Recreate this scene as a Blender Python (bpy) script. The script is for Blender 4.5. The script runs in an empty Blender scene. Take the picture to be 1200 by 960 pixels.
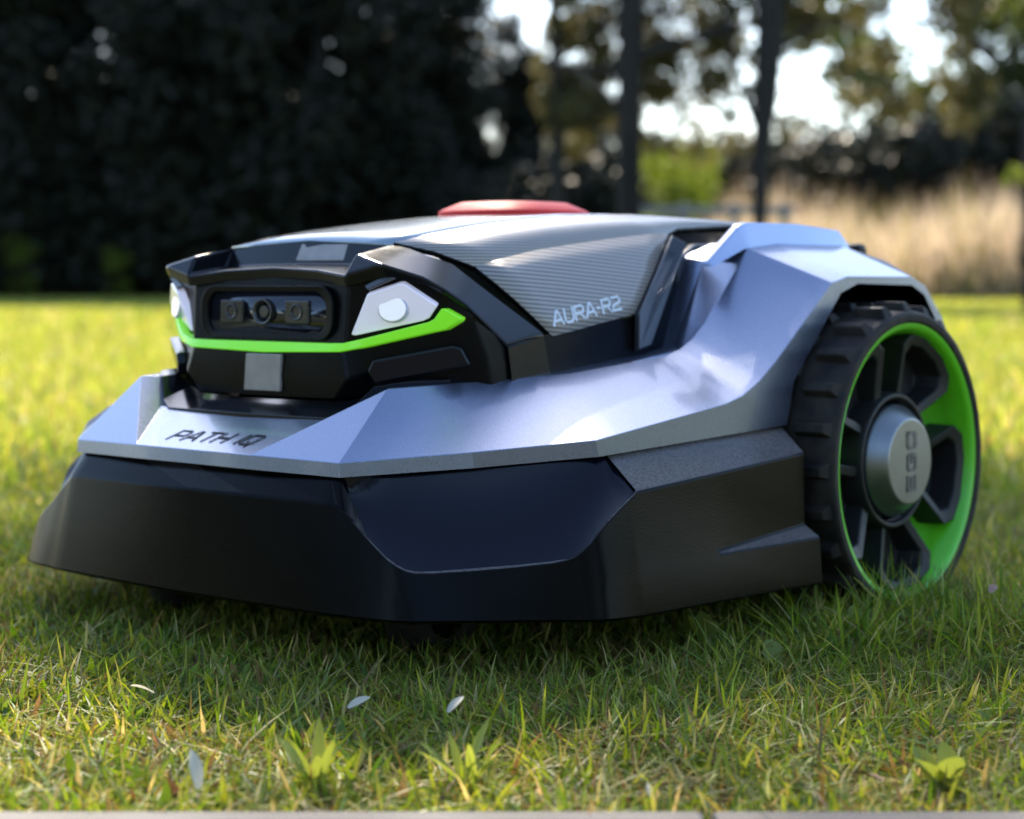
import bpy, bmesh, math, random
import numpy as np
from mathutils import Vector, Matrix
R = math.radians
random.seed(4); rng = np.random.default_rng(7)
scene = bpy.context.scene
col = scene.collection

# ------------------------------------------------------------------ camera
cam_d = bpy.data.cameras.new('camera'); cam = bpy.data.objects.new('camera', cam_d); col.objects.link(cam)
cam.location = (0, 0, .266); cam.rotation_euler = (R(90), 0, 0)
cam_d.lens = 66.0; cam_d.sensor_width = 36.0; cam_d.shift_y = -.125
cam_d.clip_start = .02; cam_d.clip_end = 3000
cam_d.dof.use_dof = True; cam_d.dof.focus_distance = 1.17; cam_d.dof.aperture_fstop = 6.6
scene.camera = cam

# ------------------------------------------------------------------ sky and sun
SUN_EL, SUN_AZ = 40.0, -6.0          # degrees; azimuth measured from +Y, positive = to the right
world = bpy.data.worlds.new('World'); scene.world = world; world.use_nodes = True
wn = world.node_tree.nodes; wl = world.node_tree.links; wn.clear()
sky = wn.new('ShaderNodeTexSky'); sky.sky_type = 'NISHITA'; sky.sun_disc = False
sky.sun_elevation = R(SUN_EL); sky.sun_rotation = R(SUN_AZ); sky.dust_density = .8; sky.ozone_density = 2.5
bg = wn.new('ShaderNodeBackground'); bg.inputs['Strength'].default_value = .10
wo = wn.new('ShaderNodeOutputWorld'); wl.new(sky.outputs[0], bg.inputs[0]); wl.new(bg.outputs[0], wo.inputs[0])
sun_d = bpy.data.lights.new('sun', 'SUN'); sun_d.energy = 4.2; sun_d.angle = R(.8); sun_d.color = (1, .88, .70)
sun = bpy.data.objects.new('sun', sun_d); col.objects.link(sun)
S = Vector((math.sin(R(SUN_AZ)) * math.cos(R(SUN_EL)), math.cos(R(SUN_AZ)) * math.cos(R(SUN_EL)), math.sin(R(SUN_EL))))
sun.rotation_euler = S.to_track_quat('Z', 'Y').to_euler(); sun.location = S * 40
scene.view_settings.view_transform = 'Standard'; scene.view_settings.look = 'None'
scene.view_settings.exposure = 2.05; scene.view_settings.gamma = 1.0
scene.cycles.max_bounces = 8; scene.cycles.transparent_max_bounces = 8

# ------------------------------------------------------------------ materials
def mat(name, base, rough=.5, metal=0., coat=0., coat_rough=.05, spec=.5, noise=0., nscale=40., rnoise=0., bump=0., bscale=200., emit=None, estr=0., trans=0.):
    m = bpy.data.materials.new(name); m.use_nodes = True
    nt = m.node_tree; b = nt.nodes['Principled BSDF']
    b.inputs['Base Color'].default_value = (*base, 1); b.inputs['Roughness'].default_value = rough
    b.inputs['Metallic'].default_value = metal; b.inputs['Coat Weight'].default_value = coat
    b.inputs['Coat Roughness'].default_value = coat_rough; b.inputs['Specular IOR Level'].default_value = spec
    if trans: b.inputs['Transmission Weight'].default_value = trans
    tc = nt.nodes.new('ShaderNodeTexCoord')
    if noise:
        n = nt.nodes.new('ShaderNodeTexNoise'); n.inputs['Scale'].default_value = nscale; n.inputs['Detail'].default_value = 6
        nt.links.new(tc.outputs['Object'], n.inputs['Vector'])
        r = nt.nodes.new('ShaderNodeValToRGB'); r.color_ramp.elements[0].position = .3; r.color_ramp.elements[1].position = .7
        r.color_ramp.elements[0].color = (*[c * (1 - noise) for c in base], 1); r.color_ramp.elements[1].color = (*[min(1, c * (1 + noise)) for c in base], 1)
        nt.links.new(n.outputs['Fac'], r.inputs[0]); nt.links.new(r.outputs[0], b.inputs['Base Color'])
    if rnoise:
        n = nt.nodes.new('ShaderNodeTexNoise'); n.inputs['Scale'].default_value = nscale * .6; n.inputs['Detail'].default_value = 8; n.inputs['Roughness'].default_value = .7
        nt.links.new(tc.outputs['Object'], n.inputs['Vector'])
        mr = nt.nodes.new('ShaderNodeMapRange'); mr.inputs[1].default_value = .3; mr.inputs[2].default_value = .7
        mr.inputs[3].default_value = max(0, rough - rnoise); mr.inputs[4].default_value = rough + rnoise
        nt.links.new(n.outputs['Fac'], mr.inputs[0]); nt.links.new(mr.outputs[0], b.inputs['Roughness'])
    if bump:
        n = nt.nodes.new('ShaderNodeTexNoise'); n.inputs['Scale'].default_value = bscale; n.inputs['Detail'].default_value = 3
        nt.links.new(tc.outputs['Object'], n.inputs['Vector'])
        bp = nt.nodes.new('ShaderNodeBump'); bp.inputs['Strength'].default_value = bump; bp.inputs['Distance'].default_value = .001
        nt.links.new(n.outputs['Fac'], bp.inputs['Height']); nt.links.new(bp.outputs[0], b.inputs['Normal'])
    if emit:
        b.inputs['Emission Color'].default_value = (*emit, 1); b.inputs['Emission Strength'].default_value = estr
    return m

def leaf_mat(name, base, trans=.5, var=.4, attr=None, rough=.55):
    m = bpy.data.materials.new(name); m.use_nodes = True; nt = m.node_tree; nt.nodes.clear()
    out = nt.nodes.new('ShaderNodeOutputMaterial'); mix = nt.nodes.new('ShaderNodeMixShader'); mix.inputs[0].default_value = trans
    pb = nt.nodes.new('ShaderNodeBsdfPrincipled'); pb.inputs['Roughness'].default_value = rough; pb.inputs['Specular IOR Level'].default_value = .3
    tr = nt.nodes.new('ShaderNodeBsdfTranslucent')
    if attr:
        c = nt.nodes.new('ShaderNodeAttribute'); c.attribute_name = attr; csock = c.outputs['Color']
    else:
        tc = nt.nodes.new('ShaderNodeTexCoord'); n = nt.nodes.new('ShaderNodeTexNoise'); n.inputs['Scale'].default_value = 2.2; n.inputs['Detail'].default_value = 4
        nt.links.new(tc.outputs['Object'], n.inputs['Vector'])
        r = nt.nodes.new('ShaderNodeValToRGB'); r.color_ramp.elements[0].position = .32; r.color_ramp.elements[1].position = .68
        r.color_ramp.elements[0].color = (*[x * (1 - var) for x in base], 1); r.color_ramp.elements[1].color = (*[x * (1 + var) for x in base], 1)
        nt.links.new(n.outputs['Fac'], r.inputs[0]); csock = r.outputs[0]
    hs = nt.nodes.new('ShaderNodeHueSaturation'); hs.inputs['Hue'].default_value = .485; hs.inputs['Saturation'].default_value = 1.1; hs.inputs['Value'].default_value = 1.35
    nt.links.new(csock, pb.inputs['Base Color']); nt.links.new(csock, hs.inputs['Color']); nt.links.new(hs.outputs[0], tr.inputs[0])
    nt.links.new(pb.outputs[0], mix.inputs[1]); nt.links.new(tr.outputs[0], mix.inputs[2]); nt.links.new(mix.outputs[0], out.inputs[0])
    return m

M = {}
def silver():
    m = mat('silver_metallic_paint', (.285, .315, .415), .30, .88, .4, .06, noise=.0)
    nt = m.node_tree; b = nt.nodes['Principled BSDF']; tc = nt.nodes.new('ShaderNodeTexCoord')
    v = nt.nodes.new('ShaderNodeTexVoronoi'); v.inputs['Scale'].default_value = 1500
    nt.links.new(tc.outputs['Object'], v.inputs['Vector'])
    mr = nt.nodes.new('ShaderNodeMapRange'); mr.inputs[3].default_value = .26; mr.inputs[4].default_value = .35
    nt.links.new(v.outputs['Color'], mr.inputs[0]); nt.links.new(mr.outputs[0], b.inputs['Roughness'])
    return m
M['silver'] = silver()
M['lip'] = M['silver']
M['gloss'] = mat('gloss_black_plastic', (.006, .006, .008), .16, 0, .0, .03, spec=.35, rnoise=.05, nscale=30)
M['satin'] = mat('satin_black_plastic', (.003, .003, .0035), .28, 0, 0, .2, spec=.15, rnoise=.08, nscale=25, bump=.05, bscale=900)
M['skirt'] = mat('textured_black_plastic', (.0018, .0016, .0015), .17, 0, 0, .2, spec=.10, noise=.35, nscale=18, rnoise=.06, bump=.10, bscale=1100)
def dusty_glare(m):        # sun glare painted as a pale dusty tone on upward-facing ledges
    nt = m.node_tree; b = nt.nodes['Principled BSDF']; old = b.inputs['Base Color'].links[0].from_socket
    ge = nt.nodes.new('ShaderNodeNewGeometry'); sx = nt.nodes.new('ShaderNodeSeparateXYZ'); nt.links.new(ge.outputs['True Normal'], sx.inputs[0])
    mr = nt.nodes.new('ShaderNodeMapRange'); mr.inputs[1].default_value = .50; mr.inputs[2].default_value = .95; nt.links.new(sx.outputs['Z'], mr.inputs[0])
    no = nt.nodes.new('ShaderNodeTexNoise'); no.inputs['Scale'].default_value = 140; no.inputs['Detail'].default_value = 8
    mu = nt.nodes.new('ShaderNodeMath'); mu.operation = 'MULTIPLY'; nt.links.new(mr.outputs[0], mu.inputs[0]); nt.links.new(no.outputs['Fac'], mu.inputs[1])
    mx = nt.nodes.new('ShaderNodeMix'); mx.data_type = 'RGBA'; mx.inputs[7].default_value = (.34, .30, .28, 1); nt.links.new(mu.outputs[0], mx.inputs[0]); nt.links.new(old, mx.inputs[6]); nt.links.new(mx.outputs[2], b.inputs['Base Color'])
dusty_glare(M['skirt'])
M['inset'] = mat('polished_black_plastic', (.004, .004, .010), .18, 0, 0, .05, spec=.3, rnoise=.06, nscale=12)
M['trim'] = mat('graphite_trim', (.10, .105, .115), .38, .5, .1, .2, rnoise=.05, nscale=40)
M['rubber'] = mat('tyre_rubber', (.016, .0145, .013), .62, spec=.25, noise=.35, nscale=60, rnoise=.1, bump=.25, bscale=500)
[x for x in M['rubber'].node_tree.nodes if x.type == 'VALTORGB'][0].color_ramp.elements[1].color = (.042, .032, .022, 1)
M['rim'] = mat('charcoal_rim_plastic', (.022, .020, .019), .42, spec=.3, rnoise=.1, nscale=50, bump=.12, bscale=700)
M['green'] = mat('lime_green_plastic', (.13, .60, .012), .35, coat=.3, rnoise=.05)
M['strip'] = mat('lit_green_strip', (.22, .75, .02), .3, coat=.3, emit=(.22, .85, .02), estr=.10)
M['red'] = mat('coral_red_plastic', (.85, .05, .045), .5, spec=.12)
M['glass'] = mat('pale_roof_panel', (.36, .41, .44), .22, .5, .6, .05)
M['hub'] = mat('brushed_hub_metal', (.27, .275, .275), .34, .9, .0, rnoise=.05, nscale=80)
M['engrave'] = mat('dark_engraving', (.15, .15, .15), .45, .7)
M['print'] = mat('white_print', (.8, .8, .8), .5)
M['grey_print'] = mat('dark_grey_print', (.02, .02, .024), .55, spec=.2)
M['lamp'] = mat('headlight_diffuser', (.74, .73, .82), .25, coat=.8, coat_rough=.05, emit=(.84, .82, 1.0), estr=.085)
M['led'] = mat('headlight_lens', (.9, .9, .9), .2, emit=(1, 1, .97), estr=.10)
M['pearl'] = mat('reflector_ring', (.62, .62, .70), .2, .2, .5, .05)
M['gleam'] = mat('painted_reflection', (.36, .31, .27), .30, coat=.3, coat_rough=.1, noise=.12, nscale=90)  # pale tone imitates a bright reflection in the black gloss
M['rail'] = mat('pale_blue_rail', (.42, .47, .66), .22, .55, .6, .05)
M['sensor'] = mat('sensor_tile', (.035, .033, .030), .25, .2, .5, .05, noise=.4, nscale=160)
M['lens'] = mat('camera_lens_glass', (.012, .012, .016), .05, 0, 1, .01)
M['ring'] = mat('lens_ring', (.10, .095, .085), .3, .7)

def carbon():
    m = mat('carbon_fibre_film', (.1, .1, .1), .38, .15, .25, .15)
    nt = m.node_tree; b = nt.nodes['Principled BSDF']; tc = nt.nodes.new('ShaderNodeTexCoord')
    w = nt.nodes.new('ShaderNodeTexWave'); w.wave_type = 'BANDS'; w.bands_direction = 'X'; w.wave_profile = 'SIN'
    w.inputs['Scale'].default_value = 72; w.inputs['Distortion'].default_value = 0
    ab = nt.nodes.new('ShaderNodeVectorMath'); ab.operation = 'ABSOLUTE'; dp = nt.nodes.new('ShaderNodeVectorMath'); dp.operation = 'DOT_PRODUCT'; dp.inputs[1].default_value = (-.6, -.16, 1)
    nt.links.new(tc.outputs['Object'], ab.inputs[0]); nt.links.new(ab.outputs[0], dp.inputs[0]); nt.links.new(dp.outputs['Value'], w.inputs['Vector'])
    r = nt.nodes.new('ShaderNodeValToRGB'); r.color_ramp.elements[0].position = .12; r.color_ramp.elements[1].position = .45
    r.color_ramp.elements[0].color = (.17, .145, .122, 1); r.color_ramp.elements[1].color = (.46, .405, .35, 1)
    w2 = nt.nodes.new('ShaderNodeTexWave'); w2.bands_direction = 'Y'; w2.inputs['Scale'].default_value = 110
    nt.links.new(tc.outputs['Object'], w2.inputs['Vector'])
    mx = nt.nodes.new('ShaderNodeMix'); mx.data_type = 'RGBA'; mx.blend_type = 'MULTIPLY'; mx.inputs[0].default_value = .25
    nt.links.new(w.outputs['Fac'], r.inputs[0]); nt.links.new(r.outputs[0], mx.inputs[6]); nt.links.new(w2.outputs['Color'], mx.inputs[7])
    nt.links.new(mx.outputs[2], b.inputs['Base Color'])
    bp = nt.nodes.new('ShaderNodeBump'); bp.inputs['Strength'].default_value = .15; bp.inputs['Distance'].default_value = .0006
    nt.links.new(w.outputs['Fac'], bp.inputs['Height']); nt.links.new(bp.outputs[0], b.inputs['Normal'])
    return m
M['carbon'] = carbon()

# ------------------------------------------------------------------ mesh helpers
def tag(o, label=None, cat=None, group=None, kind=None):
    if label: o['label'] = label
    if cat: o['category'] = cat
    if group: o['group'] = group
    if kind: o['kind'] = kind
    return o
def link(name, me, m=None, parent=None):
    o = bpy.data.objects.new(name, me); col.objects.link(o)
    if m is not None and me is not None and not me.materials: me.materials.append(m)
    if parent: o.parent = parent
    return o
def build(name, verts, faces, m, parent=None, mirror=False, bevel=0., seg=3, solid=0., smooth=True, ang=18, both=False):
    """both: mirrored copy in x as part of the same mesh, welded on the centre plane"""
    bm = bmesh.new()
    sides = (1, -1) if (mirror or both) else (1,)
    for sgn in sides:
        vs = [bm.verts.new((sgn * v[0], v[1], v[2])) for v in verts]
        for f in faces:
            q = [vs[i] for i in f]
            if sgn < 0: q.reverse()
            try: bm.faces.new(q)
            except ValueError: pass
    bmesh.ops.remove_doubles(bm, verts=bm.verts, dist=1e-5)
    bmesh.ops.recalc_face_normals(bm, faces=bm.faces)
    me = bpy.data.meshes.new(name); bm.to_mesh(me); bm.free()
    if smooth:
        for p in me.polygons: p.use_smooth = True
    o = link(name, me, m, parent)
    if solid:
        s = o.modifiers.new('solid', 'SOLIDIFY'); s.thickness = solid; s.offset = -1
    if bevel:
        b = o.modifiers.new('bevel', 'BEVEL'); b.width = bevel; b.segments = seg; b.limit_method = 'ANGLE'; b.angle_limit = R(ang); b.harden_normals = True; b.use_clamp_overlap = True
    return o
def prism(pts, depth, n=None):
    """closed prism from an ordered polygon, extruded by depth along -n (n = polygon normal facing out)"""
    P = [Vector(p) for p in pts]
    if n is None:
        n = Vector((0, 0, 0))
        for i in range(len(P)):
            a, b = P[i], P[(i + 1) % len(P)]
            n += Vector(((a.y - b.y) * (a.z + b.z), (a.z - b.z) * (a.x + b.x), (a.x - b.x) * (a.y + b.y)))
        n.normalize()
    else: n = Vector(n).normalized()
    k = len(P); v = [tuple(p) for p in P] + [tuple(p - n * depth) for p in P]
    f = [tuple(range(k)), tuple(range(2 * k - 1, k - 1, -1))] + [(i, i + k, (i + 1) % k + k, (i + 1) % k) for i in range(k)]
    return v, f
def strip(a, b):
    k = len(a); return list(a) + list(b), [(i, i + 1, k + i + 1, k + i) for i in range(k - 1)]
def grid(rows):
    nr, nc = len(rows), len(rows[0]); v = [p for r in rows for p in r]
    f = [(i * nc + j, i * nc + j + 1, (i + 1) * nc + j + 1, (i + 1) * nc + j) for i in range(nr - 1) for j in range(nc - 1)]
    return v, f
def rrect(cx, cz, hw, hh, r, y, n=6):
    pts = []
    for (sx, sz, a0) in ((1, 1, 0), (-1, 1, 90), (-1, -1, 180), (1, -1, 270)):
        for i in range(n + 1):
            a = R(a0 + 90 * i / n); pts.append((cx + sx * (hw - r) + r * math.cos(a), y, cz + sz * (hh - r) + r * math.sin(a)))
    return pts
GLYPH = {   # stroke skeletons on a unit box
 'P': (1., [[(0, 0), (0, 1), (.85, 1), (1, .85), (1, .6), (.85, .45), (0, .45)]]), 'A': (1.15, [[(0, 0), (.50, 1), (.66, 1), (1.15, 0)], [(.25, .32), (.95, .32)]]), 'T': (1.05, [[(0, 1), (1.05, 1)], [(.52, 1), (.52, 0)]]),
 'H': (1., [[(0, 0), (0, 1)], [(1, 0), (1, 1)], [(0, .5), (1, .5)]]), 'I': (.12, [[(.06, 0), (.06, 1)]]), 'Q': (1., [[(.15, 0), (0, .15), (0, .85), (.15, 1), (.85, 1), (1, .85), (1, .15), (.85, 0), (.15, 0)], [(.55, .28), (.9, -.22)]]),
 'U': (.95, [[(0, 1), (0, .2), (.2, 0), (.75, 0), (.95, .2), (.95, 1)]]), 'R': (1., [[(0, 0), (0, 1), (.85, 1), (1, .85), (1, .62), (.85, .48), (0, .48)], [(.55, .48), (1., 0)]]), '-': (.35, [[(0, .5), (.35, .5)]]),
 '2': (.95, [[(0, 1), (.8, 1), (.95, .85), (.95, .66), (.8, .52), (.15, .42), (0, .28), (0, 0), (.95, 0)]]), 'E': (.9, [[(.9, 1), (0, 1), (0, 0), (.9, 0)], [(0, .5), (.8, .5)]]), 'G': (1., [[(1, .82), (.85, 1), (.15, 1), (0, .85), (0, .15), (.15, 0), (.85, 0), (1, .15), (1, .48), (.5, .48)]]), 'O': (1., [[(.15, 0), (0, .15), (0, .85), (.15, 1), (.85, 1), (1, .85), (1, .15), (.85, 0), (.15, 0)]]), ' ': (.55, [])}
def stroke_text(name, body, m, parent, origin, e1, e2, height, width, sw, shear=.25, onto=None, lift=.00035, gap=.28):
    e1 = Vector(e1).normalized(); e2 = Vector(e2); e2 = (e2 - e2.dot(e1) * e1).normalized(); n = e1.cross(e2)
    tot = sum(GLYPH[c_][0] + gap for c_ in body) - gap; sx = (width - shear * height) / tot; x0 = 0; quads = []
    for c_ in body:
        gw, st = GLYPH[c_]
        for pl in st:
            pts = [Vector(((x0 + px_) * sx + shear * py_ * height, py_ * height)) for px_, py_ in pl]
            for a_, b_ in zip(pts[:-1], pts[1:]):
                d_ = (b_ - a_).normalized(); w_ = Vector((-d_.y, d_.x)) * sw * .5; ex = d_ * sw * .42
                k_ = 4; quads.append([(a_ - ex) .lerp(b_ + ex, q_ / k_) + w_ for q_ in range(k_ + 1)] + [(a_ - ex).lerp(b_ + ex, q_ / k_) - w_ for q_ in range(k_, -1, -1)])
        x0 += gw + gap
    bvh = None
    if onto:
        from mathutils.bvhtree import BVHTree
        bvh = BVHTree.FromPolygons([v_.co.copy() for v_ in onto.data.vertices], [tuple(p_.vertices) for p_ in onto.data.polygons])
    vs = []; fs = []
    for qi, q_ in enumerate(quads):
        b0 = len(vs)
        for p_ in q_:
            base = Vector(origin) + e1 * p_.x + e2 * p_.y
            if bvh:
                h_ = bvh.ray_cast(base + n * .015, -n, .04)
                if h_[0] is not None: base = h_[0]
            vs.append(tuple(base + n * (lift + .000012 * qi)))
        k_ = len(q_); half = k_ // 2
        fs += [(b0 + r_, b0 + r_ + 1, b0 + k_ - 2 - r_, b0 + k_ - 1 - r_) for r_ in range(half - 1)]
    me = bpy.data.meshes.new(name); me.from_pydata(vs, [], fs); return link(name, me, m, parent)

# ------------------------------------------------------------------ ground
def ground():
    n = 60; xs = np.linspace(-1, 1, n); xs = np.sign(xs) * (np.abs(xs) ** 3) * 900
    v = [(x, y + 20, 0) for y in xs for x in xs]
    f = [(i * n + j, i * n + j + 1, (i + 1) * n + j + 1, (i + 1) * n + j) for i in range(n - 1) for j in range(n - 1)]
    m = mat('lawn_soil', (.045, .05, .018), .9, noise=.5, nscale=3)
    nt = m.node_tree; ramp = [x for x in nt.nodes if x.type == 'VALTORGB'][0]; ramp.color_ramp.elements[0].color = (.035, .028, .014, 1); ramp.color_ramp.elements[1].color = (.06, .085, .02, 1)
    o = build('lawn_ground', v, f, m); tag(o, kind='structure', label='flat lawn ground under the grass')
ground()

# pale stone edging along the front of the lawn
def paving():
    m = mat('paving_stone', (.032, .031, .038), .75, noise=.3, nscale=25, bump=.4, bscale=120)
    root = bpy.data.objects.new('paving', None); col.objects.link(root); root.location = (0, .762, 0); tag(root, kind='structure', label='grey stone paving edging the near side of the lawn')
    w = .42
    for i in range(-4, 4):
        x0 = i * w + .09; vv, ff = prism([(x0 + .002, -.30, .022), (x0 + w - .002, -.30, .022), (x0 + w - .002, .105, .022), (x0 + .002, .105, .022)], .06, (0, 0, 1))
        build('slab', vv, ff, m, root, bevel=.003)
paving()

# ------------------------------------------------------------------ robot mower
mower = bpy.data.objects.new('robot_mower', None); col.objects.link(mower)
mower.location = (.082, 1.671, 0); mower.rotation_euler = (0, 0, R(-41))
tag(mower, 'silver and black robot lawn mower with lime green stripe and big rear wheels', 'robot mower')

# --- silver upper shell
V = dict(
 T0=(0, -.468, .148), Tq=(.062, -.468, .148), T1=(.142, -.461, .147), Tm=(.207, -.404, .154), T2=(.262, -.342, .161), T2b=(.266, -.252, .172), T3=(.268, -.169, .182), T5=(.268, -.056, .265), T6=(.268, -.033, .270), T7=(.266, .072, .270), T8=(.266, .095, .262), T9=(.266, .125, .235), T10=(.266, .165, .16),
 B0=(0, -.4690, .1385), Bq=(.062, -.4690, .1384), B1=(.1425, -.4612, .1375), Bm=(.2085, -.4030, .1437), B2=(.2625, -.339, .150), B3=(.2680, -.120, .1585), B4=(.2680, -.110, .191), B5=(.2675, -.057, .242), B6=(.2675, -.042, .257), B7=(.2675, -.016, .2645), B8=(.2660, .073, .2630), B9=(.266, .094, .255), B10=(.266, .117, .23), B11=(.266, .146, .16),
 K1=(.134, -.408, .193), K1b=(.165, -.321, .197), K1c=(.180, -.266, .200), K2=(.187, -.205, .206), K3=(.190, -.138, .213), K4=(.195, -.074, .280),
 r2=(.098, -.4165, .1717), r0=(0, -.4195, .1703), wb=(.160, -.115, .2155), g2=(.142, -.129, .2125), g1=(.142, -.079, .286), E0=(.166, -.083, .2825), E1=(.188, -.063, .295), E2=(.190, -.02, .298), E3=(.192, .082, .297), E4=(.198, .150, .284), E5=(.198, .185, .2),
 Lb=(.140, -.318, .197), Lc=(.150, -.262, .201), L2=(.152, -.2, .207), i1=(.12, -.39, .193), i0=(.095, -.385, .17), j0=(0, -.385, .17),
 G1=(.150, -.05, .297), G3=(.150, .082, .299), G4=(.150, .15, .29), G5=(.150, .19, .2))
def bez(key, pa, pb, fa, fb):      # rounds one corner of an edge chain into four points
    p1 = Vector(V[key]); p0 = p1.lerp(Vector(V[pa]), fa); p2 = p1.lerp(Vector(V[pb]), fb)
    for i_, t in enumerate((0, .33, .67, 1)): V['%s_%d' % (key, i_)] = tuple((1 - t) ** 2 * p0 + 2 * t * (1 - t) * p1 + t * t * p2)
bez('T3', 'T2b', 'T5', .35, .30); bez('K3', 'K2', 'K4', .40, .30)
names = list(V); ix = {n: i for i, n in enumerate(names)}
Fc = '''T0 Tq Bq B0|Tq T1 B1 Bq|T1 Tm Bm B1|Tm T2 B2 Bm|T2 T2b T3_0 T3_1 B3 B2|T3_1 T3_2 T3_3 T5 B5 B4 B3|T5 B6 B5|T5 T6 B7 B6|T6 T7 B8 B7|T7 T8 B9 B8|T8 T9 B10 B9|T9 T10 B11 B10
Tq T1 K1|T0 Tq r2|T0 r2 r0|Tq K1 r2|T1 Tm K1b K1|Tm T2 K1c K1b|T2 T2b K2 K1c|T2b T3_0 K3_0 K2|T3_0 T3_1 K3_1 K3_0|T3_1 T3_2 K3_2 K3_1|T3_2 T3_3 K3_3 K3_2|T3_3 T5 K4 K3_3
K4 T5 E1 E0|T5 T6 E2 E1|T6 T7 E3 E2|T7 T8 E4 E3|T8 T9 E4|T9 T10 E5 E4|K3_1 K3_2 K3_3 K4 E0 wb|wb E0 g1 g2|K1 K1b Lb i1|K1b K1c Lc Lb|K1c K2 L2 Lc|K2 K3_0 K3_1 wb g2 L2|K1 i1 i0 r2|r2 i0 j0 r0
E0 E1 G1 g1|E1 E2 E3 G3 G1|E3 E4 G4 G3|E4 E5 G5 G4'''.replace('\n', '|').split('|')
def shell():
    bm = bmesh.new(); smooth_faces = []; lay = bm.edges.layers.float.new('bevel_weight_edge'); tagl = bm.faces.layers.int.new('soft')
    soft = {'T1 Tm K1b K1', 'Tm T2 K1c K1b', 'T2 T2b K2 K1c', 'T2b T3_0 K3_0 K2', 'T3_0 T3_1 K3_1 K3_0', 'T3_1 T3_2 K3_2 K3_1', 'T3_2 T3_3 K3_3 K3_2', 'T3_3 T5 K4 K3_3'}
    for sgn in (1, -1):
        vs = [bm.verts.new((sgn * p[0], p[1], p[2])) for p in V.values()]
        for f_ in Fc:
            q_ = [vs[ix[n]] for n in f_.split()]
            if sgn < 0: q_.reverse()
            fc = bm.faces.new(q_)
            if f_ in soft: smooth_faces.append(fc)
    bmesh.ops.remove_doubles(bm, verts=bm.verts, dist=1e-5); bmesh.ops.recalc_face_normals(bm, faces=bm.faces)
    sf = set(smooth_faces); inner = []
    for e in bm.edges:
        inn = len(e.link_faces) == 2 and all(f_ in sf for f_ in e.link_faces)
        if inn: inner.append(e)
        elif len(e.link_faces) == 2 and e.calc_face_angle(0) > R(9):
            near = any((Vector((abs(v_.co.x), v_.co.y, v_.co.z)) - Vector(V[k_])).length < 1e-4 for v_ in e.verts for k_ in ('wb', 'g2', 'L2', 'K3_1', 'K3_2', 'E0'))
            e[lay] = 0. if near else 1.0
            if near: e.smooth = False
    ed = list({e for f_ in sf for e in f_.edges})
    for f_ in sf: f_[tagl] = 1
    bmesh.ops.subdivide_edges(bm, edges=ed, cuts=3, use_grid_fill=True)
    inside = [v_ for v_ in bm.verts if v_.link_faces and all(f_[tagl] == 1 for f_ in v_.link_faces)]
    for _ in range(2): bmesh.ops.smooth_vert(bm, verts=inside, factor=.5, use_axis_x=True, use_axis_y=True, use_axis_z=True)
    for e in bm.edges:
        if len(e.link_faces) == 2 and all(f_[tagl] == 1 for f_ in e.link_faces): e[lay] = 0.0
    me = bpy.data.meshes.new('upper_shell'); bm.to_mesh(me); bm.free()
    for p in me.polygons: p.use_smooth = True
    o = link('upper_shell', me, M['silver'], mower); b_ = o.modifiers.new('bevel', 'BEVEL'); b_.width = .0032; b_.segments = 3; b_.limit_method = 'WEIGHT'; b_.harden_normals = True; b_.use_clamp_overlap = True
    return o
shell_o = shell()
for sg in (1, -1):      # pale rail on each fender
    prof = [(-.110, .2815, .000), (-.066, .296, .015), (-.055, .297, .0165), (.02, .299, .015), (.085, .2975, .0125), (.098, .2955, .004)]
    x0, x1 = .181, .193; rows = []
    for (y, z, h) in prof:
        rows.append([(sg * x0, y, z - .004), (sg * (x0 + .001), y, z + h), (sg * (x1 - .004), y, z + h), (sg * (x1 + .001), y, z - .004)])
    v, f = grid(rows); f += [(0, 1, 2, 3), tuple(range(len(v) - 4, len(v)))]
    build('fender_rail', v, f, M['rail'], mower, bevel=.0015, seg=2)

# --- black lower bumper skirt: columns from centre to rear end
cols_ = [((0, -.474, .121), (0, -.482, .050)), ((.06, -.472, .121), (.06, -.4805, .050)), ((.133, -.4665, .1205), (.14, -.477, .050)), ((.149, -.4645, .116), (.160, -.474, .050)), ((.170, -.4625, .1005), (.182, -.471, .050)),
 ((.194, -.4595, .0845), (.206, -.4625, .050)), ((.211, -.443, .0805), (.223, -.446, .050)), ((.266, -.391, .0865), (.270, -.394, .049)), ((.280, -.377, .0945), (.289, -.377, .049)), ((.288, -.362, .112), (.297, -.362, .049)),
 ((.291, -.336, .1285), (.299, -.336, .048)), ((.291, -.336, .1285), (.299, -.336, .048)), ((.292, -.25, .1335), (.302, -.25, .047)), ((.293, -.136, .1405), (.309, -.136, .046))]
rows = []
TOPS = {0: (0, -.4635, .137), 1: (.06, -.4625, .137), 2: (.128, -.4590, .1367), 3: (.1395, -.4575, .1365), 11: (.259, -.327, .1495), 12: (.261, -.24, .154), 13: (.263, -.120, .157)}
for k, (a, b) in enumerate(cols_):
    a, b = Vector(a), Vector(b); m1 = a.lerp(b, .56); m2 = a.lerp(b, .64)
    if k == len(cols_) - 1: m1 = Vector((.2935, -.136, .088)); m2 = Vector((.3065, -.136, .080))
    if k == len(cols_) - 2: m1 = Vector((.2965, -.25, .081)); m2 = Vector((.2985, -.25, .079))
    low = Vector((b.x * .94, b.y + .012, b.z - .004))
    if 4 <= k <= 10: TOPS[k] = tuple(a + Vector((-.006, .006, .0005)))
    rows.append([TOPS.get(k, tuple(a)), tuple(a), tuple(m1), tuple(m2), tuple(b), tuple(low)])
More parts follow.
